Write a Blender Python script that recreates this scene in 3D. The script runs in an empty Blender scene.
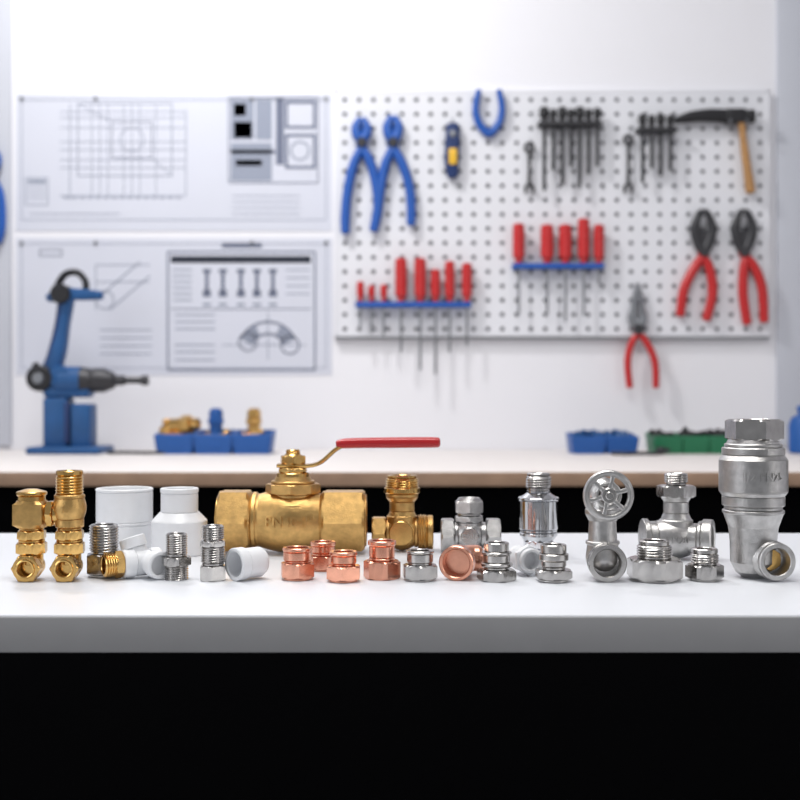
import bpy, bmesh, math, random
from mathutils import Vector, Matrix
random.seed(7)
pi=math.pi
scene=bpy.context.scene
scene.view_settings.view_transform='Standard'

# ------------------------------------------------------------ materials
def pm(name,col,metal=0.0,rough=0.5,bump=0.0,bscale=1500,var=0.0,vscale=200,spec=0.5,coat=0.0):
    m=bpy.data.materials.new(name); m.use_nodes=True
    nt=m.node_tree; bs=nt.nodes['Principled BSDF']
    bs.inputs['Base Color'].default_value=(*col,1); bs.inputs['Metallic'].default_value=metal
    bs.inputs['Roughness'].default_value=rough; bs.inputs['Specular IOR Level'].default_value=spec
    bs.inputs['Coat Weight'].default_value=coat
    tc=nt.nodes.new('ShaderNodeTexCoord')
    if var>0:
        n=nt.nodes.new('ShaderNodeTexNoise'); n.inputs['Scale'].default_value=vscale; n.inputs['Detail'].default_value=4
        nt.links.new(tc.outputs['Object'],n.inputs['Vector'])
        r=nt.nodes.new('ShaderNodeValToRGB')
        r.color_ramp.elements[0].position=0.3; r.color_ramp.elements[1].position=0.7
        r.color_ramp.elements[0].color=(*[c*(1-var) for c in col],1)
        r.color_ramp.elements[1].color=(*[min(1,c*(1+var*0.5)) for c in col],1)
        nt.links.new(n.outputs['Fac'],r.inputs['Fac']); nt.links.new(r.outputs['Color'],bs.inputs['Base Color'])
    if bump>0:
        n=nt.nodes.new('ShaderNodeTexNoise'); n.inputs['Scale'].default_value=bscale; n.inputs['Detail'].default_value=3
        nt.links.new(tc.outputs['Object'],n.inputs['Vector'])
        b=nt.nodes.new('ShaderNodeBump'); b.inputs['Strength'].default_value=bump; b.inputs['Distance'].default_value=0.0004
        nt.links.new(n.outputs['Fac'],b.inputs['Height']); nt.links.new(b.outputs['Normal'],bs.inputs['Normal'])
    return m
BRASS=pm('brass_cast',(0.66,0.41,0.15),1,0.34,0.6,1500,0.2)
BRASSP=pm('brass_machined',(0.72,0.45,0.155),1,0.22,0,0,0.12)
COPPER=pm('copper',(0.82,0.40,0.275),1,0.25,0,0,0.12,150)
STEEL=pm('steel_machined',(0.50,0.485,0.47),1,0.22,0,0,0.15,150)
CAST=pm('steel_cast',(0.53,0.52,0.51),1,0.29,0.5,1500,0.18)
CHROME=pm('chrome',(0.60,0.61,0.63),1,0.11)
PVC=pm('white_pvc',(0.84,0.85,0.87),0,0.35,0,0,0.02)
RED=pm('red_vinyl',(0.48,0.010,0.015),0,0.35,coat=0.3)
REDT=pm('red_handle',(0.48,0.016,0.018),0,0.4)
BLUE=pm('blue_plastic',(0.01,0.085,0.38),0,0.4)
NAVY=pm('navy_plastic',(0.01,0.03,0.12),0,0.4)
BLUEB=pm('blue_bin_plastic',(0.01,0.09,0.34),0,0.45)
GREENB=pm('green_bin_plastic',(0.01,0.16,0.07),0,0.45)
BLUEM=pm('blue_painted_metal',(0.008,0.075,0.23),0.0,0.45,var=0.15,vscale=30)
YEL=pm('yellow_plastic',(0.75,0.45,0.03),0,0.4)
BLACK=pm('black_metal',(0.015,0.015,0.018),0.2,0.5)
DGREY=pm('dark_steel',(0.045,0.045,0.05),0.5,0.45)
TSTEEL=pm('tool_steel',(0.25,0.26,0.28),0.8,0.38)
WOODH=pm('hammer_wood',(0.42,0.22,0.08),0,0.5,var=0.25,vscale=40)
WALL=pm('wall_paint',(0.79,0.79,0.83),0,0.8,0.1,300,0.015,3)
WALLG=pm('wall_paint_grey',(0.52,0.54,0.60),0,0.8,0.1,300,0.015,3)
CEIL=pm('ceiling_paint',(0.80,0.80,0.81),0,0.9,var=0.01,vscale=2)
FLOOR=pm('floor_concrete',(0.20,0.20,0.21),0,0.7,var=0.2,vscale=4)
PEG=pm('pegboard_white',(0.72,0.73,0.775),0,0.6,var=0.015,vscale=4)
PEGB=pm('pegboard_hole_shade',(0.15,0.155,0.18),0,0.8,var=0.05,vscale=5)  # dark sheet added behind the board, stands in for shade in its holes
PAPER=pm('paper',(0.60,0.62,0.70),0,0.8,var=0.02,vscale=4)
INK=pm('ink_grey',(0.28,0.31,0.39),0,0.9)
INKM=pm('ink_mid',(0.15,0.17,0.24),0,0.9)
INKD=pm('ink_dark',(0.02,0.025,0.04),0,0.9)
LAM=pm('white_laminate',(0.77,0.79,0.83),0,0.34,var=0.012,vscale=8)
EDGE=pm('edge_band_painted_shade',(0.38,0.38,0.385),0,0.5,var=0.03,vscale=60)  # shading of the table's front edge put into the colour as darker grey
BLAM=pm('bench_laminate',(0.74,0.70,0.68),0,0.5,var=0.02,vscale=8)
WOODE=pm('bench_wood_edge',(0.42,0.27,0.18),0,0.5,var=0.2,vscale=25)
CAB=pm('black_cabinet',(0.0015,0.0015,0.002),0,0.9,spec=0.05)
LEG=pm('black_leg',(0.02,0.02,0.02),0.5,0.5)

# ------------------------------------------------------------ mesh builder
def T(x,y,z): return Matrix.Translation((x,y,z))
def ax(p,d,roll=0):
    return Matrix.Translation(p) @ Vector(d).normalized().to_track_quat('Z','Y').to_matrix().to_4x4() @ Matrix.Rotation(math.radians(roll),4,'Z')
I4=Matrix.Identity(4)
class B:
    def __init__(s): s.v=[];s.f=[];s.mi=[];s.mats=[]
    def add(s,vs,fs,mat,M=I4):
        if mat not in s.mats: s.mats.append(mat)
        k=s.mats.index(mat); o=len(s.v)
        s.v+= [M@Vector(p) for p in vs]
        for f in fs: s.f.append([i+o for i in f]); s.mi.append(k)
    def rev(s,path,mat,M=I4,N=48):
        vs=[];rings=[]
        for it in path:
            if it[0]=='p': _,rc,z,ap,n=it
            elif it[0]=='t': _,r,z,dep,pitch=it
            else: r,z=it
            if it[0] not in('p','t') and r<=1e-9:
                rings.append([len(vs)]); vs.append((0,0,z)); continue
            ring=[]
            for i in range(N):
                th=2*pi*i/N
                if it[0]=='p':
                    a=2*pi/n; ph=((th+a/2)%a)-a/2; rr=min(rc,ap/math.cos(ph))
                elif it[0]=='t':
                    w=(z/pitch-th/(2*pi))%1.0; rr=r-dep*abs(2*w-1)
                else: rr=r
                ring.append(len(vs)); vs.append((rr*math.cos(th),rr*math.sin(th),z))
            rings.append(ring)
        fs=[]
        for a,b in zip(rings,rings[1:]):
            if len(a)==1 and len(b)==1: continue
            for i in range(N):
                j=(i+1)%N
                if len(a)==1: fs.append((a[0],b[j],b[i]))
                elif len(b)==1: fs.append((a[i],a[j],b[0]))
                else: fs.append((a[i],a[j],b[j],b[i]))
        s.add(vs,fs,mat,M)
    def stack(s,segs,mat,M=I4,bore=0,depth=0,N=48):
        P=[(0,segs[0][1])]
        for g in segs:
            k,z0,z1=g[0],g[1],g[2]
            if k=='c':
                r=g[3]; c=min(0.9,(z1-z0)*.3); P+=[(r-c,z0),(r,z0+c),(r,z1-c),(r-c,z1)]
            elif k=='n': P+=[(g[3],z0),(g[4],z1)]
            elif k=='s':
                r0,rm,r1=g[3:6]
                for i in range(13):
                    t=i/12; base=r0+(r1-r0)*t; P.append((base+(rm-(r0+r1)/2)*math.sin(pi*t),z0+(z1-z0)*t))
            elif k=='h':
                rc=g[3]; n=g[4] if len(g)>4 else 6; ap=rc*math.cos(pi/n); c=max(.4,(rc-ap)*.55)
                P+=[(ap*.97,z0),('p',ap*.999,z0+.1,ap,n),('p',rc,z0+c,ap,n),('p',rc,z1-c,ap,n),('p',ap*.999,z1-.1,ap,n),(ap*.97,z1)]
            elif k=='t':
                r=g[3]; pt=g[4] if len(g)>4 else 2.6; dp=pt*.5
                P.append((r-dp,z0)); z=z0+.2
                while z<z1-1.2: P.append(('t',r,z,dp,pt)); z+=pt/6
                P+=[(r-dp*.6,z1-1.0),(r-dp-.6,z1)]
        if bore>0:
            z1=segs[-1][2]; P+=[(bore+.7,z1),(bore,z1-.8),(bore,z1-depth),(0,z1-depth)]
        else: P.append((0,segs[-1][2]))
        s.rev(P,mat,M,N)
    def sphere(s,c,r,mat,sc=(1,1,1),N=32):
        P=[(0,-r)]+[(r*math.cos(a),r*math.sin(a)) for a in [(-pi/2+pi*i/16) for i in range(1,16)]]+[(0,r)]
        s.rev(P,mat,Matrix.Translation(c)@Matrix.Diagonal((*sc,1)),N)
    def torus(s,R,r,mat,M=I4,N=48,n=12):
        vs=[];fs=[]
        for i in range(N):
            a=2*pi*i/N
            for j in range(n):
                b=2*pi*j/n; vs.append(((R+r*math.cos(b))*math.cos(a),(R+r*math.cos(b))*math.sin(a),r*math.sin(b)))
        for i in range(N):
            for j in range(n):
                fs.append((i*n+j,((i+1)%N)*n+j,((i+1)%N)*n+(j+1)%n,i*n+(j+1)%n))
        s.add(vs,fs,mat,M)
    def box(s,c,sz,mat,bev=0,M=I4):
        bm=bmesh.new(); bmesh.ops.create_cube(bm,size=1)
        bmesh.ops.scale(bm,vec=sz,verts=bm.verts)
        if bev>0: bmesh.ops.bevel(bm,geom=bm.edges[:],offset=bev,segments=3,affect='EDGES',profile=.5)
        bmesh.ops.translate(bm,vec=c,verts=bm.verts)
        bm.verts.index_update()
        s.add([v.co.copy() for v in bm.verts],[[v.index for v in f.verts] for f in bm.faces],mat,M); bm.free()
    def sweep(s,pts,rad,mat,M=I4,n=12,ref=(0,1,0),sub=6,sq=1.0):
        P=[Vector(p) for p in pts]; R=[(r,r) if not isinstance(r,tuple) else r for r in rad]
        q=[];rr=[]
        for i in range(len(P)-1):
            p0=P[max(i-1,0)];p1=P[i];p2=P[i+1];p3=P[min(i+2,len(P)-1)]
            for k in range(sub):
                t=k/sub
                q.append(0.5*((2*p1)+(p2-p0)*t+(2*p0-5*p1+4*p2-p3)*t*t+(3*p1-p0-3*p2+p3)*t**3))
                u=t*t*(3-2*t); rr.append(tuple(R[i][j]*(1-u)+R[i+1][j]*u for j in(0,1)))
        q.append(P[-1]); rr.append(R[-1])
        ref=Vector(ref); vs=[];fs=[]
        m=len(q)
        def ring(p,t,w,h):
            sd=t.cross(ref).normalized(); up=sd.cross(t).normalized()
            o=len(vs)
            for i in range(n):
                a=2*pi*i/n; ca,sa=math.cos(a),math.sin(a)
                ca=math.copysign(abs(ca)**sq,ca); sa=math.copysign(abs(sa)**sq,sa)
                vs.append(p+sd*w*ca+up*h*sa)
            return o
        rs=[]
        for i in range(m):
            t=(q[min(i+1,m-1)]-q[max(i-1,0)]).normalized(); w,h=rr[i]; e=min(w,h)
            if i==0: rs.append(ring(q[0]-t*e*.45,t,w*.55,h*.55)); rs.append(ring(q[0]-t*e*.25,t,w*.87,h*.87))
            rs.append(ring(q[i],t,w,h))
            if i==m-1: rs.append(ring(q[i]+t*e*.25,t,w*.87,h*.87)); rs.append(ring(q[i]+t*e*.45,t,w*.55,h*.55))
        for a,b in zip(rs,rs[1:]):
            for i in range(n): fs.append((a+i,a+(i+1)%n,b+(i+1)%n,b+i))
        fs.append(tuple(rs[0]+i for i in range(n))[::-1]); fs.append(tuple(rs[-1]+i for i in range(n)))
        s.add(vs,fs,mat,M)
    def text(s,txt,size,ext,fn,mat):
        cu=bpy.data.curves.new('t','FONT'); cu.body=txt; cu.size=size; cu.extrude=ext; cu.offset=size*.02; cu.align_x='CENTER'; cu.align_y='CENTER'; cu.resolution_u=2
        ob=bpy.data.objects.new('t',cu); scene.collection.objects.link(ob); bpy.context.view_layer.update()
        me=bpy.data.meshes.new_from_object(ob.evaluated_get(bpy.context.evaluated_depsgraph_get()))
        s.add([fn(*v.co) for v in me.vertices],[list(p.vertices) for p in me.polygons],mat)
        bpy.data.objects.remove(ob); bpy.data.curves.remove(cu); bpy.data.meshes.remove(me)
    def make(s,name,M=I4,rest=None,ang=24,wn=False):
        vs=[M@v for v in s.v]
        if rest is not None:
            dz=rest-min(v.z for v in vs)
            for v in vs: v.z+=dz
        c=sum(vs,Vector())/len(vs)
        if rest is not None: c.z=rest
        me=bpy.data.meshes.new(name); me.from_pydata([v-c for v in vs],[],s.f)
        for m in s.mats: me.materials.append(m)
        for p,k in zip(me.polygons,s.mi): p.material_index=k
        bm=bmesh.new(); bm.from_mesh(me); bmesh.ops.recalc_face_normals(bm,faces=bm.faces[:]); bm.to_mesh(me); bm.free()
        for p in me.polygons: p.use_smooth=True
        me.set_sharp_from_angle(angle=math.radians(ang))
        ob=bpy.data.objects.new(name,me); ob.location=c; scene.collection.objects.link(ob)
        if wn:
            w=ob.modifiers.new('wn','WEIGHTED_NORMAL'); w.keep_sharp=True; w.weight=60
        return ob

# ------------------------------------------------------------ layout constants (metres)
FP=1133.0
TZ=0.90; CH=0.108; CZ=TZ+CH
BZ=0.912
WY=2.20; WS=WY/FP
def rest(b,name,px,pb,off=15,k=1.0):
    d=CH*FP/(pb+1.5-400); dc=d+off*d/FP; s=dc/FP
    return b.make(name,T((px-400)*s,dc,0)@Matrix.Scale(s*k,4),rest=TZ,wn=True)
def WX(px): return (px-400)*WS
def WZ(py): return CZ-(py-400)*WS

# ------------------------------------------------------------ room
def roombox(name,c,sz,mat):
    b=B(); b.box(c,sz,mat); return b.make(name)
roombox('wall_back',(0,WY+.05,1.3),(4.2,.1,2.6),WALL)
roombox('floor',(0,0.25,-.05),(4.2,4,.1),FLOOR)
roombox('ceiling',(0,0.25,2.65),(4.2,4,.1),CEIL)
roombox('wall_left',(-2.15,0.25,1.3),(.1,4,2.6),WALL)
roombox('wall_right',(2.15,0.25,1.3),(.1,4,2.6),WALL)
roombox('baseboard_back',(0,WY-.006,.05),(4.1,.012,.1),CEIL)
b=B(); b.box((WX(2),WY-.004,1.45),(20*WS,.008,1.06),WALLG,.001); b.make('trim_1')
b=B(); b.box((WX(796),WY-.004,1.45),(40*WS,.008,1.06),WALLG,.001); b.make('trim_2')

# front table
tf=CH*FP/(615-400); tb=CH*FP/(533-400)
b=B()
b.box((0,(tf+tb)/2,TZ-.0093),(1.30,tb-tf,.0186),LAM,.0006)
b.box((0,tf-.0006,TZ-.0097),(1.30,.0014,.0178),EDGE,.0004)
for sx in(-.6,.6):
    for yy in(tf+.05,tb-.05): b.box((sx,yy,(TZ-.0186)/2),(.04,.04,TZ-.0186),LEG,.003)
b.make('work_table')
# rear bench
bf=1.51
b=B()
b.box((0,(bf+WY)/2,BZ-.009),(3.9,WY-bf-.002,.018),BLAM,.0008)
b.box((0,bf-.001,BZ-.0095),(3.9,.004,.0185),WOODE,.0008)
b.box((0,(bf+WY)/2+.02,(BZ-.018)/2),(3.86,WY-bf-.06,BZ-.02),CAB,.001)
b.make('workbench')

# ------------------------------------------------------------ pegboard
PX0,PX1,PY0,PY1=338,765,92,338
def pegboard():
    b=B(); pitch=14.23; nx=30; ny=17; w=pitch*nx; h=pitch*ny
    x0=(PX0+PX1)/2-w/2; yb=PY1-1.5
    n=16; vs=[];fs=[]
    for i in range(nx):
        for j in range(ny):
            cx=x0+(i+.5)*pitch; cy=yb-(j+.5)*pitch; o=len(vs); hp=pitch/2; r=2.4
            for k in range(n):
                a=2*pi*k/n; ca,sa=math.cos(a),math.sin(a); q=hp/max(abs(ca),abs(sa))
                vs.append((WX(cx+q*ca),WY-.014,WZ(cy+q*sa)))
            for k in range(n):
                a=2*pi*k/n; vs.append((WX(cx+r*math.cos(a)),WY-.014,WZ(cy+r*math.sin(a))))
            for k in range(n):
                a=2*pi*k/n; vs.append((WX(cx+r*math.cos(a)),WY-.0105,WZ(cy+r*math.sin(a))))
            for k in range(n):
                l=(k+1)%n; fs.append((o+k,o+l,o+n+l,o+n+k)); fs.append((o+n+k,o+n+l,o+2*n+l,o+2*n+k))
    b.add(vs,fs,PEG)
    xa,xb=WX(x0),WX(x0+w); za,zb=WZ(yb),WZ(yb-h)
    b.box(((xa+xb)/2,WY-.005,(za+zb)/2),(xb-xa,.009,zb-za),PEGB)
    t=.005
    for c,s in [(((xa+xb)/2,WY-.0075,za-t/2),(xb-xa+2*t,.014,t)),(((xa+xb)/2,WY-.0075,zb+t/2),(xb-xa+2*t,.014,t)),
                ((xa-t/2,WY-.0075,(za+zb)/2),(t,.014,zb-za+2*t)),((xb+t/2,WY-.0075,(za+zb)/2),(t,.014,zb-za+2*t))]:
        b.box(c,s,TSTEEL if c[2]<za else PEG,.0006)
    b.make('pegboard')
pegboard()
PB=WY-.0146

# ------------------------------------------------------------ posters
def poster(name,x0,y0,x1,y1,draw):
    b=B(); f=WY-.0012
    b.box((WX((x0+x1)/2),WY-.0007,WZ((y0+y1)/2)),((x1-x0)*WS,.0012,(y1-y0)*WS),PAPER)
    def rect(a,c,d,e,mat=INK,):
        b.box((WX((a+d)/2),f-.0003,WZ((c+e)/2)),(abs(d-a)*WS,.0005,abs(e-c)*WS),mat)
    def fr(a,c,d,e,mat=INK,w=.8):
        rect(a,c-w/2,d,c+w/2,mat);rect(a,e-w/2,d,e+w/2,mat);rect(a-w/2,c,a+w/2,e,mat);rect(d-w/2,c,d+w/2,e,mat)
    def seg(a,c,d,e,w=.8,mat=INK):
        L=math.hypot(d-a,e-c)*WS; an=math.atan2(-(e-c),(d-a))
        b.box((0,0,0),(L,.0005,w*WS),mat,0,T(WX((a+d)/2),f-.0003,WZ((c+e)/2))@Matrix.Rotation(-an,4,'Y'))
    def ring(cx,cy,r,w=.8,mat=INK,a0=0,a1=360):
        n=28; st=(a1-a0)/n
        for i in range(n):
            p=math.radians(a0+i*st);q=math.radians(a0+(i+1)*st)
            seg(cx+r*math.cos(p),cy-r*math.sin(p),cx+r*math.cos(q),cy-r*math.sin(q),w,mat)
    draw(rect,fr,seg,ring)
    for qx in (x0+6,x0+80,x1-80,x1-6):
        b.rev([(0,0),(.004,0),(.004,.003),(.003,.004),(0,.004)],TSTEEL,ax((WX(qx),WY-.001,WZ(y0+5)),(0,-1,0)),16)
    b.make(name)
def d1(rect,fr,seg,ring):
    fr(22,100,326,220,INK,.8)
    fr(78,104,172,176,INK,1.0)
    for y in(112,118,128,142,150,160,168): seg(60,y,186,y,.7)
    for x in(92,100,108,124,132,140,156): seg(x,104,x,196,.7)
    for x in range(64,184,8): seg(x,198,x+5,198,1.6)
    fr(112,122,152,158,INKM,.9); ring(132,140,12,.9); seg(78,104,112,122,.7); seg(172,176,152,158,.7)
    seg(60,196,186,196,.9); seg(70,104,70,200,.9); seg(30,214,120,214,.9); seg(186,110,186,196,.9)
    fr(26,178,48,205,INK,1); rect(28,180,46,184,INK)
    for y in(188,193,198): seg(28,y,46,y,.9)
    for y in(196,202,208,214): seg(232,y,300,y,.8)
    fr(229,98,318,183,INKM,1.2)
    rect(231,100,254,140,INK); rect(234,104,246,116,INKM); rect(234,122,252,138,INKM)
    rect(231,143,272,181,INK); rect(231,150,275,154,INKM); rect(236,160,262,166,PAPER)
    rect(276,98,284,165,INKM); rect(256,100,272,140,INK)
    for c,e in((104,126),(137,166)):
        a,d=288,313
        rect(a-3,c-3,d+3,c,INKM); rect(a-3,e,d+3,e+3,INKM); rect(a-3,c,a,e,INKM); rect(d,c,d+3,e,INKM)
    ring(300,151,9,2,INK)
def d2(rect,fr,seg,ring):
    fr(22,244,326,368,INK,.7)
    fr(168,252,315,370,INKM,1.8)
    rect(171,256,311,263,INKD)
    rect(222,243,262,248,INKM)
    for x in(207,223,241,257,273):
        rect(x-1.8,272,x+1.8,292,INKM); rect(x-4,269,x+4,273,INKM); rect(x-4,290,x+4,297,INKM)
        rect(x-4,303,x+4,306,INK)
    for y in(270,276,282,288,294,300): seg(173,y,192,y,1.4,INK)
    for y in(270,278,286,294): seg(286,y,310,y,1.2,INK)
    for y in(315,322,329,345,352,360): seg(175,y,215,y,1.4,INK)
    seg(171,309,311,309,1,INKM)
    for r in(18,30): ring(268,352,r,2.2,INKM,25,155)
    ring(268,352,24,9,INK,25,65); ring(268,352,24,9,INK,115,155)
    ring(290,345,9,1.6,INKM); ring(248,342,9,1.6,INKM)
    seg(222,345,306,345,1,INK); seg(268,312,268,360,1,INK)
    for y in(265,282): seg(96,y,150,y,1)
    seg(96,300,140,262,1.4); seg(110,310,150,276,1.4); seg(96,265,96,310,1); ring(105,300,9,1.3)
    fr(40,250,62,256,INKM,1)
    for y in(330,338,346,354): seg(100,y,152,y,1)
poster('blueprint_poster',16,94,332,231,d1)
poster('blueprint_poster',16,238,332,375,d2)

# ------------------------------------------------------------ wall tools
def wallmake(b,name,px,py,face=PB):
    M=Matrix.Scale(WS,4); vs=[v*WS for v in b.v]; my=max(v.y for v in vs)
    return b.make(name,T(WX(px),face-my,WZ(py))@M)
def pliers(px,py,jaw,hmat,jmat,handles,hr=4.2,jawtype='round',face=PB,name='pliers',rot=0):
    b=B()
    R=Matrix.Rotation(math.radians(rot),4,'Y')
    if jawtype=='round':
        for s in(-1,1):
            b.sweep([(0,0,-2),(s*6,0,jaw*.25),(s*8.5,0,jaw*.55),(s*5.5,0,jaw*.85),(s*1.5,0,jaw)],[(4,4),(5,3.6),(5,3.4),(3.6,3),(1.8,2)],jmat,R)
        b.box((0,0,jaw*.35),(8,4,jaw*.35),jmat,1.5,R)
    elif jawtype=='blob':
        for s in(-1,1):
            b.sweep([(-s*3,0,-3),(s*4,0,jaw*.3),(s*5.2,0,jaw*.62),(s*2,0,jaw)],[(4,4.2),(5,4),(5,3.6),(3,2.6)],jmat,R)
    else:
        for s in(-1,1):
            b.sweep([(-s*2,0,-4),(s*5,0,jaw*.22),(s*3.8,0,jaw*.5),(s*1.3,0,jaw)],[(3.5,3.6),(5,3.4),(3.2,3),(1.2,1.6)],jmat,R)
    b.rev([(0,-5.2),(4.2,-5.2),(5,-4.2),(5,4),(0,4)],DGREY,R@ax((0,0,0),(0,1,0)),20)
    for pts in handles:
        n=len(pts); rs=[hr*.75]+[hr]*(n-2)+[hr*.95]
        b.sweep([(x,0,z) for x,z in pts],[(r,r*.9) for r in rs],hmat,R)
    b.sweep([(0,5.2,jaw*.5+4),(0,1,jaw*.5+4),(0,-3,jaw*.5+4),(0,-5,jaw*.5+7)],[.8,.8,.8,.8],TSTEEL,R,ref=(1,0,0))
    return wallmake(b,name,px,py,face)
pliers(362,146,24,BLUE,BLUE,[[(2,0),(-8,-22),(-14,-50),(-16,-72),(-16,-88)],[(-2,0),(9,-20),(15,-46),(16,-66),(12,-86)]],4.8,'blob')
pliers(393,146,26,BLUE,BLUE,[[(2,0),(-7,-20),(-12,-44),(-15,-66),(-19,-86)],[(-2,0),(9,-20),(16,-42),(18,-60),(18,-80)]],4.8,'blob')
pliers(700,254,42,REDT,DGREY,[[(3,0),(-8,-14),(-19,-36),(-23,-62)],[(-3,0),(6,-16),(9,-40),(3,-66)]],4.8,'round')
pliers(740,254,42,REDT,DGREY,[[(3,0),(0,-16),(-1,-40),(3,-70)],[(-3,0),(10,-14),(18,-36),(20,-68)]],4.8,'round')
pliers(635,330,45,REDT,TSTEEL,[[(3,0),(-6,-14),(-10,-32),(-8,-57)],[(-3,0),(8,-12),(17,-32),(18,-57)]],3.6,'needle')
pliers(-5,175,24,BLUE,BLUE,[[(2,0),(-10,-20),(-14,-50),(-12,-68)],[(-2,0),(8,-20),(10,-50),(6,-68)]],4.5,'blob',face=WY-.0082)
# blue two-armed clamp, arms up
b=B()
b.sweep([(-10,0,40),(-13,0,24),(-11,0,10),(-5,0,1),(0,0,-2),(5,0,1),(11,0,10),(13,0,24),(10,0,40)],[(2.8,3),(3.4,3.2),(3.8,3.4),(4.2,3.6),(4.4,3.8),(4.2,3.6),(3.8,3.4),(3.4,3.2),(2.8,3)],BLUE)
b.sweep([(0,4,1),(0,0,6),(0,-4,4)],[.9]*3,TSTEEL,ref=(1,0,0))
wallmake(b,'spring_clamp',488,134)

def screwdriver(px,py,hh,sh,hr,name='screwdriver',hm=REDT,depth=9,face=PB,sr=1.3,sm=TSTEEL):
    b=B()
    P=[(0,0),(hr*.62,0),(hr*.66,1.5),(hr*.55,3),(hr*.9,6)]
    for i in range(6): P.append((hr*(1.0 if i%2==0 else .96),6+(hh-12)*i/5) if hh>14 else (hr,6+(hh-8)*i/6))
    P+=[(hr*.95,hh-1.8),(hr*.8,hh-.8),(hr*.4,hh),(0,hh)]
    b.rev(P,hm,I4,20)
    b.rev([(0,-sh),(sr*.7,-sh),(sr,-sh+3),(sr,1),(0,1)],sm,I4,12)
    return b.make(name,T(WX(px),face-depth*WS,WZ(py))@Matrix.Scale(WS,4))
def rack(x0,x1,y,slots,name='screwdriver_rack',mat=BLUE,depth=9,h=5,gap=3.4):
    b=B(); f=PB; dy=depth*WS
    xs=[x0]+sorted(slots)+[x1]
    b.box((WX((x0+x1)/2),f-.0018,WZ(y)),((x1-x0)*WS,.0032,h*WS),mat,.0006)
    b.box((WX((x0+x1)/2),f-dy*2+.0118,WZ(y)),((x1-x0)*WS,.0032,h*WS),mat,.0006)
    for a,c in zip(xs,xs[1:]):
        if c-a>gap+1: b.box((WX((a+c)/2),f-dy+.005,WZ(y)),((c-a-gap)*WS,dy*2-.0134,h*WS*.9),mat,.0006)
    b.make(name)
sl1=[(361,20,30,3.8),(372,16,32,3.6),(384,17,34,3.6),(401,43,50,6.0),(420,43,68,6.0),(435,32,72,5.0),(449,40,50,5.0),(466,38,44,5.2)]
rack(356,470,306,[a[0] for a in sl1])
for x,hh,sh,r in sl1: screwdriver(x,303,hh,sh,r)
sl2=[(517,39,50,6.0),(545,38,50,6.6),(563,38,58,6.6),(581,44,52,6.0),(596,38,22,5.4)]
rack(511,601,268,[a[0] for a in sl2])
for x,hh,sh,r in sl2: screwdriver(x,265,hh,sh,r)
s3=[(542,15,68,5),(551,13,48,3.6),(560,15,62,4.6),(568.5,13,44,3.6),(577,15,66,4.8),(586,13,52,3.8),(594.5,14,44,4.0)]
rack(536,599,128,[a[0] for a in s3],'tool_holder_rail',DGREY,9,4,4.6)
for x,hh,sh,r in s3: screwdriver(x,126,hh,sh,r,'awl',BLACK,sr=1.9,sm=DGREY)
s4=[(639,14,54,4.2),(648,13,40,3.6),(657,14,48,4.2),(666.5,13,42,4.0)]
rack(633,673,134,[a[0] for a in s4],'tool_holder_rail',DGREY,9,4,4.6)
for x,hh,sh,r in s4: screwdriver(x,132,hh,sh,r,'awl',BLACK,sr=1.9,sm=DGREY)
def wrench(px,py,L,name='combination_wrench'):
    b=B()
    b.torus(4.0,1.6,DGREY,ax((0,0,0),(0,1,0)),24,8)
    b.sweep([(0,0,-4),(0,0,-L*.5),(0,0,-L+4)],[(1.8,1.2),(1.6,1.0),(2,1.2)],DGREY)
    for s in(-1,1): b.sweep([(0,0,-L+4),(s*3.4,0,-L+1),(s*3.4,0,-L-5)],[1.6,1.7,1.2],DGREY)
    b.sweep([(0,3.5,2.6),(0,0,2.6),(0,-3,2.6),(0,-3.6,4)],[.8]*4,TSTEEL,ref=(1,0,0))
    wallmake(b,name,px,py)
wrench(626,142,48); wrench(528,150,40)
b=B()
b.sweep([(0,0,-27),(-1,0,-10),(0,0,8),(0,0,24)],[(5.5,4),(7.5,4.6),(7.5,4.6),(6.5,4)],NAVY,sq=.7)
b.box((0,-4.2,-8),(8,2.4,16),YEL,.8)
b.box((0,-4.2,14),(6,2,6),TSTEEL,.6)
b.sweep([(0,4.6,22),(0,0,28),(0,-5,29)],[.8]*3,TSTEEL,ref=(1,0,0))
wallmake(b,'utility_knife',452,152)
# hammer
b=B()
b.box((-7,0,6),(20,11,14),BLACK,2)
b.rev([(0,0),(5,0),(4.6,4),(6.4,6),(6.8,11),(6.2,12.5),(0,12.5)],BLACK,ax((-1,0,6),(1,0,0)),24)
for s in(-1,1):
    b.sweep([(-14,s*2,6),(-30,s*2.6,7),(-48,s*3,6),(-66,s*3.2,2)],[(3,6.5),(2.4,6),(2,5),(1.2,3)],BLACK,ref=(0,0,1))
b.sweep([(-3,0,10),(0,0,-10),(3,0,-34),(8,0,-68)],[(4.0,4.4),(3.4,4),(4.0,4.4),(5.0,5)],WOODH)
for x in(-14,2): b.sweep([(x,7,-2),(x,1,-2),(x,-7,-2),(x,-8,1)],[.9]*4,TSTEEL,ref=(1,0,0))
wallmake(b,'claw_hammer',738,126)

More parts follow.
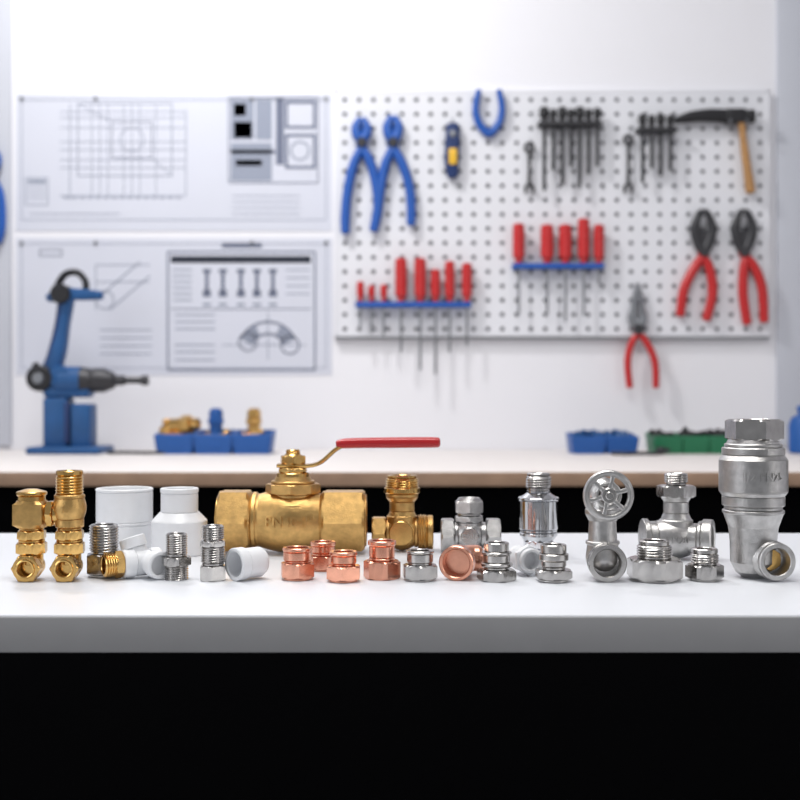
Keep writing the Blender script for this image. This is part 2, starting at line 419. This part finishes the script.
# ------------------------------------------------------------ rear bench items
def bench(b,name,px,d,s=None):
    s=d/FP; return b.make(name,T((px-400)*s,d,0)@Matrix.Scale(s,4),rest=BZ)
b=B()
b.box((0,0,3),(72,60,7),BLUEM,2)
b.box((-12,0,30),(24,30,50),BLUEM,3); b.box((13,0,27),(20,28,44),BLUEM,3)
b.box((-2,0,62),(46,26,14),BLUEM,4)
b.box((0,-15,30),(5,3,40),NAVY,1)
b.rev([(0,-18),(11,-18),(13,-16),(13,16),(11,18),(0,18)],BLACK,ax((-27,0,74),(0,1,0)),28)
b.rev([(0,-21),(5,-21),(6,-19),(0,-19)],TSTEEL,ax((-27,0,74),(0,1,0)),20)
b.rev([(0,-16),(10,-16),(11,-14),(11,14),(0,16)],BLUEM,ax((-8,0,76),(0,1,0)),28)
b.sweep([(-22,0,76),(-14,0,98),(-8,0,130),(-4,0,158)],[(10,9),(8.5,9),(7,8),(8,8)],BLUEM,sq=.6)
b.sweep([(-26,-7,74),(-19,-7,100),(-12,-7,130),(-8,-7,158)],[2,1.8,1.8,2],NAVY)
b.rev([(0,-13),(9,-13),(10,-11),(10,11),(9,13),(0,13)],BLACK,ax((-8,0,158),(0,1,0)),28)
b.sweep([(-22,0,154),(-10,0,158),(10,0,158),(30,0,157)],[(4,7),(7,8),(6,7),(4.5,6)],BLUEM,sq=.6)
b.sweep([(-14,0,166),(-6,0,178),(6,0,180),(14,0,172),(15,0,164)],[(3.4,5)]*5,BLACK)
b.sweep([(-30,0,80),(-36,0,88),(-34,0,68)],[3,3,3],BLACK)
b.rev([(0,-12),(11,-12),(13,-8),(13,16),(11,22),(12,24),(12,34),(8,44),(5,46),(5,54),(3.2,56),(3.2,70),(5,72),(5,78),(0,79)],DGREY,ax((0,-4,72),(1,0,0)),28)
b.rev([(0,-13),(12,-13),(14,-9),(14,12),(0,12)],BLUEM,ax((0,-4,72),(1,0,0)),28)
bench(b,'bench_drill_stand',71,2.05)
b=B()
b.sweep([(0,0,1.5),(16,8,1.5),(34,2,1.5),(60,6,1.5),(90,20,1.5)],[1.6]*5,BLACK,ref=(0,0,1))
bench(b,'power_cable',108,2.0)
b=B(); b.sweep([(-20,0,1.5),(-8,-10,1.5),(6,-2,1.5),(22,-8,1.5),(28,4,1.5)],[1.8]*5,DGREY,ref=(0,0,1))
b.stack([('c',0,8,4),('c',8,16,2.5)],DGREY,ax((26,0,3.9),(.8,.6,0)))
bench(b,'air_hose',632,1.98)
def bin_(px,d,w,h,mat,content,name='parts_bin'):
    b=B(); t=1.6; dp=40
    b.box((0,0,t/2),(w*.86,dp*.86,t),mat,.4)
    def wall(a0,a1,c0,c1):
        A=[Vector(a0),Vector(a1),Vector(c1),Vector(c0)]
        nn=(A[1]-A[0]).cross(A[3]-A[0]).normalized()*t
        b.add([*A,*[p+nn for p in A]],[(0,1,2,3),(7,6,5,4),(0,4,5,1),(1,5,6,2),(2,6,7,3),(3,7,4,0)],mat)
    x0,x1=w*.43,w*.5; y0,y1=dp*.43,dp*.5
    wall((-x0,-y0,0),(x0,-y0,0),(-x1,-y1,h*.8),(x1,-y1,h*.8)); wall((x0,y0,0),(-x0,y0,0),(x1,y1,h),(-x1,y1,h))
    wall((x0,-y0,0),(x0,y0,0),(x1,-y1,h*.8),(x1,y1,h)); wall((-x0,y0,0),(-x0,-y0,0),(-x1,y1,h),(-x1,-y1,h*.8))
    b.sweep([(-x1,-y1,h*.8),(0,-y1,h*.8),(x1,-y1,h*.8)],[1.3]*3,mat)
    b.box((0,-y1+.6,h*.45),(w*.4,2,h*.3),mat,.5)
    content(b,w,dp,h)
    return bench(b,name,px,d)
def c_brass(b,w,dp,h):
    for i in range(9):
        p=(random.uniform(-w*.3,w*.3),random.uniform(-dp*.3,dp*.3),h*.55+random.uniform(0,5)); d=(random.uniform(-1,1),random.uniform(-1,1),random.uniform(0,.6))
        b.stack([('h',-6,0,6),('t',0,8,4.6,2)],BRASSP,ax(p,d),bore=3,depth=5,N=24)
def c_brassbig(b,w,dp,h):
    c_brass(b,w,dp,h); b.stack([('c',0,14,8),('h',14,24,10),('c',24,32,6)],BRASSP,ax((-8,0,h+3),(1,-.3,.12)),bore=4,depth=6,N=24)
    b.stack([('h',0,8,9),('t',8,16,6,2.4)],BRASSP,T(-10,0,h*.8),bore=4,depth=5,N=24)
def c_up(mat):
    def f(b,w,dp,h):
        c_brass(b,w,dp,h); b.stack([('c',0,14,6.5),('h',14,20,8.5),('c',20,28,7),('c',28,30,5)],mat,T(0,0,h*.65),N=24)
    return f
def c_dark(mat):
    def f(b,w,dp,h):
        for i in range(12):
            p=(random.uniform(-w*.33,w*.33),random.uniform(-dp*.3,dp*.3),h*.68+random.uniform(0,5)); d=(random.uniform(-1,1),random.uniform(-1,1),random.uniform(0,.6))
            b.stack([('h',-5,0,5.5),('c',0,8,3)],mat,ax(p,d),N=24)
    return f
bin_(178,2.04,37,23,BLUEB,c_brassbig); bin_(216,2.04,37,23,BLUEB,c_up(BLUEB)); bin_(254,2.04,37,23,BLUEB,c_up(BRASSP))
bin_(586,2.05,32,20,BLUEB,c_dark(BLUEM)); bin_(618.5,2.05,30,20,BLUEB,c_dark(BLUEM))
bin_(664,2.05,26,20,GREENB,c_dark(BLACK)); bin_(690.5,2.05,26,20,GREENB,c_dark(BLACK)); bin_(716.5,2.05,25,20,GREENB,c_dark(BLACK))
b=B(); b.rev([(0,0),(13,0),(15,2),(15,28),(12,36),(6,39),(6,42),(7,42),(7,47),(5,48),(0,48)],BLUEB,I4,32); b.torus(7,2,BLUEB,ax((15,0,22),(0,1,0)),24,8)
bench(b,'blue_jug',804,2.04)

# ------------------------------------------------------------ fittings on the front table
F=(0,-1,0)
b=B()
for x,kind in((-19,0),(19,1)):
    b.stack([('c',-12,-2,11),('s',-2,6,11,13,13),('h',6,18,14.6)],BRASSP,ax((x,0,14),F,30),bore=9,depth=9)
    b.torus(8.4,1.3,BRASSP,ax((x,-18,14),F),32,8)
    b.sphere((x,4,15),12.2,BRASS)
    b.stack([('c',16,27,11.5),('h',27,38,16.2),('c',38,41,13),('h',41,50,15),('c',50,53,12)],BRASSP,T(x,2,0)@Matrix.Rotation(.15,4,'Z'))
    if kind==0:
        b.stack([('h',53,80,20.5,4)],BRASS,T(x,2,0))
        b.stack([('c',79,85,13.5),('c',85,89,15),('n',89,91.5,14,6)],BRASSP,T(x,2,0))
    else:
        b.stack([('c',53,62,14),('s',62,82,14,16.5,14.5),('c',82,86,15)],BRASS,T(x,2,0))
        b.stack([('t',86,105,14,3.0),('c',105,110,13.2)],BRASSP,T(x,2,0),bore=7,depth=8)
        b.text('15',9,.8,lambda X,Y,Z:(x+16.2*math.sin(X/16.2),2-(16.2+Z)*math.cos(X/16.2),72+Y),BRASS)
b.stack([('c',-14,-3,11),('h',-3,4,14),('c',4,14,11)],BRASSP,ax((0,2,67),(1,0,0),30))
rest(b,'brass_twin_compression_valve',50,581,18)
b=B(); b.stack([('c',0,3,28.2),('c',3,26,27.8),('c',26,29,28.0),('c',29,59,27.8),('c',59,62,28.2)],PVC,bore=24.5,depth=26,N=64)
rest(b,'pvc_coupling',124.5,552,27)
b=B(); b.stack([('c',0,34,27.5),('n',34,42,27,19.5),('c',42,61,18.4),('c',61,66,18.9)],PVC,bore=15.5,depth=18,N=64)
rest(b,'pvc_reducer',179.5,556,27)
def fit(name,px,pb,segs,mat,bore,depth=8,rot=0,off=15):
    b=B(); b.stack(segs,mat,Matrix.Rotation(math.radians(rot),4,'Z'),bore=bore,depth=depth); return rest(b,name,px,pb,off)
fit('steel_hex_nipple',104,577,[('c',0,3,14),('h',3,23,18.5),('c',23,26,13),('t',26,52,14.6,2.8)],STEEL,10,12,12)
fit('steel_hex_nipple',176.5,580,[('t',0,14,12,2.3),('h',14,23,15.5),('c',23,26,10.5),('t',26,46,11,2.3)],STEEL,7.5,10,20)
fit('steel_hex_nipple',213,581,[('h',0,15,14),('c',15,18,11),('t',18,34,12.4,2.4),('h',34,40,14),('c',40,42,10),('t',42,55,11.5,2.3)],STEEL,7.5,10,5)
b=B()
d=Vector((-.86,-.5,0)).normalized(); c=Vector((8,0,13.5))
b.stack([('c',-16,-6,14.5),('c',-6,10,12.6),('c',10,22,14.0)],PVC,ax(c,d))
b.stack([('h',22,30,13.5),('t',30,41,12,2.4)],BRASSP,ax(c,d),bore=8,depth=10)
b.stack([('c',0,14,11.5),('c',14,25,13)],PVC,ax(c+Vector((-6,3,1)),(-.30,.1,.9)),bore=9.5,depth=8)
b.stack([('c',4,16,11.5),('c',16,26,13.6)],PVC,ax(c+Vector((4,0,0)),(.65,-.75,0)),bore=10,depth=8)
rest(b,'pvc_tee_with_brass_insert',136,579,22)
b=B(); b.stack([('c',-18,-14,12.5),('c',-14,6,15),('c',6,17,16.4)],PVC,ax((0,0,16),(-.72,-.69,0)),bore=12.6,depth=20,N=56)
rest(b,'pvc_socket',248,580,14)

# large brass ball valve
b=B(); zc=29.2
X=ax((0,0,zc),(1,0,0),30)
b.stack([('h',-72,-41,33.6),('n',-41,-38,28.5,26)],BRASS,X,N=72)
b.stack([('c',-73.5,-71.5,26)],BRASSP,X)
b.stack([('c',-39,-34,28.2),('n',-34,-32,27,26.5),('s',-32,29,26.5,32.2,26.5)],BRASS,X,N=64)
b.stack([('n',28,31,26,28.5),('h',31,73,33.6),('c',73,74.5,26)],BRASS,X,bore=21,depth=14,N=72)
b.stack([('n',26,46,30,28),('n',46,52,28,23),('c',52,56,22.5)],BRASS,T(1,0,0),N=64)
b.stack([('h',56,66,27.5,8),('c',66,69,22),('n',69,73,19,17)],BRASS,T(1,0,0)@Matrix.Rotation(pi/8,4,'Z'),N=64)
b.stack([('c',71,77,16.5),('h',77,82,15.5)],BRASSP,T(1,0,0))
b.sweep([(-14,0,84),(4,0,84),(19,0,84),(30,0,88),(44,0,100),(56,0,105),(80,0,106)],[(11,2),(12,2),(10,2),(7.5,2.2),(6.5,2.2),(6,2),(6,1.6)],BRASSP,ref=(0,0,1),sq=.45)
b.stack([('h',85.5,94,13.6),('n',94,96,9,7)],BRASSP,T(1,0,0)@Matrix.Rotation(.2,4,'Z'))
b.stack([('t',94,100,7.5,2)],BRASSP,T(1,0,0))
b.sweep([(46,0,105.0),(58,0,106.2),(100,0,106.8),(136,0,107),(146,0,107)],[(7,4.4),(8,5.2),(8,5.4),(8,5.4),(7.5,5.0)],RED,ref=(0,0,1),n=24,sq=.75)
def onbulge(x,y,z):
    t=min(1,max(0,(x+32)/61)); R=26.5+5.7*math.sin(pi*t); a=(y+1)/R
    return (x,-(R+z+.3)*math.cos(a),zc+(R+z+.3)*math.sin(a))
b.text('PN40-1"',14,1.6,onbulge,BRASS)
rest(b,'brass_ball_valve',292,555,31)

cp=[('c',0,2,14),('h',2,17,18.3),('c',17,19,13),('c',19,28,14.2),('c',28,32,15)]
fit('copper_adapter',297.5,580,cp,COPPER,11,10,10)
fit('copper_adapter',323,571,[('c',0,2,12),('h',2,15,15.5),('c',15,18,11),('c',18,25,12),('c',25,29,13)],COPPER,9.5,8,25)
fit('copper_adapter',343.5,582,[('c',0,2,14),('h',2,16,18.8),('c',16,18,12),('c',18,26,13),('c',26,30,14)],COPPER,10,8,0)
fit('copper_adapter',382,579,[('h',0,18,19),('c',18,21,13),('c',21,33,12.8),('c',33,38,14.2)],COPPER,10.5,8,18)
# small brass tee valve
b=B(); X=ax((0,0,19),(1,0,0),30)
b.stack([('h',-30,-16,17),('c',-16,-12,13),('s',-12,12,14,18,14),('c',12,16,15),('t',16,25,18,2.8),('c',25,31,17)],BRASS,X,bore=12,depth=6)
b.stack([('c',22,36,15.5),('n',36,40,14,12.5),('c',40,50,12.5),('n',50,54,13,16),('c',54,58,16)],BRASS)
b.stack([('c',0,5,10),('c',5,8,12)],BRASSP,ax((-1,-12,20),F))
b.stack([('c',58,64,18),('t',64,73,17,2.4),('c',73,76,15)],BRASSP,bore=10,depth=6)
rest(b,'brass_tee_valve',402,551,18)
fit('steel_hex_bushing',420,581,[('c',0,2,14),('h',2,16,18.6),('c',16,18,12.5),('c',18,27,13.2),('c',27,30,14)],STEEL,10,10,8)
b=B(); d=Vector((-.22,-.97,0)).normalized()
b.stack([('c',-14,-2,14),('c',-2,12,17.4)],COPPER,ax((0,0,17.4),d),bore=13.6,depth=16,N=56)
b.sweep([(2.5,13,17.4),(6,22,17.4),(14,28,17.4),(22,29,17.4)],[13.5,13.5,13.5,13.5],COPPER,ref=(0,0,1),n=28)
rest(b,'copper_elbow',458,580,14)
b=B(); X=ax((0,0,16.5),(1,0,0),30)
b.stack([('h',-28,-15,18.5),('c',-15,-11,13),('s',-11,11,13,17,13),('c',11,17,13),('h',17,31,18.5)],CAST,X,bore=11,depth=6)
b.stack([('c',20,30,13.5),('h',30,36,15.5),('c',36,39,12),('h',39,51,15.5),('n',51,54,12.5,10.5)],CAST,I4,bore=7,depth=5)
b.stack([('c',0,3,9)],STEEL,ax((0,-15,17),F))
b.text('DN15',6.5,.6,lambda x,y,z:(x,-(18.3+z),17+y),CAST)
rest(b,'steel_tee_valve',469,553,18)
fit('steel_flange_adapter',496.5,581,[('h',0,11,20),('c',11,14,13),('c',14,18,16),('c',18,26,13.5),('c',26,29,15),('c',29,38,12.5)],STEEL,9,8,15)
b=B(); b.stack([('c',-14,-8,12),('t',-8,6,12.5,2.6),('h',6,12,15.6),('c',12,18,12)],PVC,ax((0,0,15),(.35,-.93,0)),bore=8.6,depth=12)
rest(b,'white_plastic_union',524,575,14)
b=B()
b.stack([('c',0,8,13),('h',8,16,16.5),('n',16,20,15,18),('c',20,24,19),('c',24,27,18.4),('c',27,56,19.6),('c',56,59,20.4),('n',59,63,18,12),('c',63,66,11.5)],CHROME,N=64)
b.stack([('c',65,69,11.5),('t',69,80,13,2.4),('c',80,83,11.5)],STEEL,bore=7,depth=6)
b.text('3/8',6,.4,lambda x,y,z:(19.6*math.sin(x/19.6),-(19.5+z)*math.cos(x/19.6),50+y),CHROME)
rest(b,'chrome_valve',538.5,557,19)
fit('steel_flange_adapter',553.5,582,[('c',0,3,15),('h',3,12,19.5),('c',12,15,12),('c',15,21,12.8),('c',21,28,15),('c',28,37,13)],STEEL,9,8,5)
# handwheel valve
b=B()
b.stack([('c',-12,4,15.5),('c',4,8,17.5),('t',8,17,18.6,2.6),('c',17,21,19)],STEEL,ax((0,0,19),F),bore=13.4,depth=18,N=56)
b.stack([('h',-10,-2,12.4)],STEEL,ax((0,0,19),F))
b.sphere((0,8,21),17,CAST)
b.stack([('n',20,34,17,15.5),('c',34,38,17),('n',38,58,14.5,13.5),('n',58,64,14,17),('c',64,70,17.5),('n',70,78,15,13)],CAST,T(0,8,0))
b.sphere((0,8,86),16,CAST,(1,.8,1))
b.stack([('h',6,12,10),('c',12,22,5),('c',22,28,7.5),('c',28,31,4)],STEEL,ax((0,0,86),F))
b.torus(21.8,3.3,CAST,ax((0,-24,86),F),56,12)
b.torus(11.5,1.8,CAST,ax((0,-24,86),F),40,10)
for i in range(6):
    a=2*pi*i/6+.3
    b.sweep([(6*math.cos(a),-24,86+6*math.sin(a)),(14*math.cos(a),-24.6,86+14*math.sin(a)),(21.5*math.cos(a),-24,86+21.5*math.sin(a))],[(2.6,1.6),(2.2,1.6),(2.8,1.8)],CAST)
rest(b,'handwheel_angle_valve',604,581,20)
# steel tee
b=B(); c0=Vector((0,0,21)); X=ax(c0,(1,0,0),30)
b.stack([('c',-34,-28,19.5),('c',-28,-20,17),('s',-20,14,17,20.5,17)],CAST,X,N=56)
b.stack([('c',10,22,15.5),('c',22,26,18),('c',26,36,20)],CAST,ax(c0,(.92,-.39,0)),bore=13.5,depth=14,N=56)
b.stack([('c',20,40,16.5),('n',40,46,15,12.5),('c',46,58,12.5),('n',58,62,12.5,15)],CAST)
b.stack([('h',62,74,19.5)],STEEL,Matrix.Rotation(.15,4,'Z'))
b.stack([('c',74,77,10),('t',77,86,12,2.4)],STEEL,bore=7,depth=6)
b.text('DN20',9.5,1.2,lambda x,y,z:(x-4,-(20.8+z)*math.cos(y/21),c0.z+(20.8+z)*math.sin(y/21)),CAST)
rest(b,'steel_tee_valve',676,560,21)
fit('steel_hex_bushing',654.5,582,[('c',0,2,22),('h',2,22,28.8),('c',22,25,17),('t',25,35,18,2.6),('c',35,40,15.5)],STEEL,11,8,0,22)
fit('steel_hex_bushing',704.5,581,[('c',0,2,14),('h',2,16,19),('c',16,18,12),('t',18,27,14,2.4),('c',27,32,13)],STEEL,9,8,22)
# large steel valve
b=B()
b.stack([('n',0,6,11,18),('n',6,16,18,23),('n',16,38,23,23.5),('n',38,52,23.5,25),('n',52,66,25,30),('c',66,70,31),('c',70,74,29),('c',74,84,31.5),('n',84,88,31,34),('c',88,122,34.5),('n',122,126,34,31),('c',126,134,31.5),('c',134,138,29),('n',138,142,27,25)],CAST,T(-2,6,0),N=64)
b.stack([('h',141,163,29.5)],STEEL,T(-1,6,0)@Matrix.Rotation(.1,4,'Z'),bore=17,depth=16,N=72)
b.stack([('c',-8,12,18.5),('c',12,15,20),('t',15,23,19.5,2.6),('c',23,29,19)],CAST,ax((9,0,20.5),(.10,-1,0)),bore=13.5,depth=20,N=56)
b.stack([('h',7,13,12)],BRASSP,ax((9,0,20.5),(.10,-1,0)))
b.text('1/2 PN25',11.5,1.3,lambda x,y,z:(-2+34.6*math.sin(x/34.6),6-(34.9+z)*math.cos(x/34.6),105+y),CAST)
b.text('DN',7,.9,lambda x,y,z:(-2+31.5*math.sin(x/31.5),6-(31.7+z)*math.cos(x/31.5),130+y),CAST)
rest(b,'steel_check_valve',757,581,28,.975)

# ------------------------------------------------------------ lights
def area(name,loc,tgt,sx,sy,pw,col=(1,1,1)):
    l=bpy.data.lights.new(name,'AREA'); l.shape='RECTANGLE'; l.size=sx; l.size_y=sy; l.energy=pw; l.color=col
    o=bpy.data.objects.new(name,l); o.location=loc; o.rotation_euler=(Vector(tgt)-Vector(loc)).to_track_quat('-Z','Y').to_euler()
    scene.collection.objects.link(o); return o
area('ceiling_panel_light',(-.1,.62,2.5),(0,.74,.9),1.2,.5,19,(1,.985,.96))
area('wall_wash_light',(-.55,1.60,2.30),(0.05,2.2,1.15),.12,.12,12,(1,.985,.97))
area('added_softbox_left',(-1.7,-.4,1.7),(0,.8,1.0),.8,1.0,9,(.95,.97,1))  # side softbox added for reflections in the metal, no window there
area('added_softbox_right',(1.7,-.3,1.6),(0,.8,1.0),.5,1.0,6,(1,.98,.96))  # softbox added on the right for metal contrast, not a real window
w=bpy.data.worlds.new('world'); scene.world=w; w.use_nodes=True
w.node_tree.nodes['Background'].inputs[0].default_value=(.83,.85,.90,1); w.node_tree.nodes['Background'].inputs[1].default_value=.34

# ------------------------------------------------------------ camera
cd=bpy.data.cameras.new('camera'); cam=bpy.data.objects.new('camera',cd); scene.collection.objects.link(cam)
cam.location=(0,0,CZ); cam.rotation_euler=(pi/2,0,0); cd.sensor_width=36; cd.lens=36*FP/800
cd.clip_start=.01; cd.dof.use_dof=True; cd.dof.focus_distance=.70; cd.dof.aperture_fstop=9
scene.camera=cam
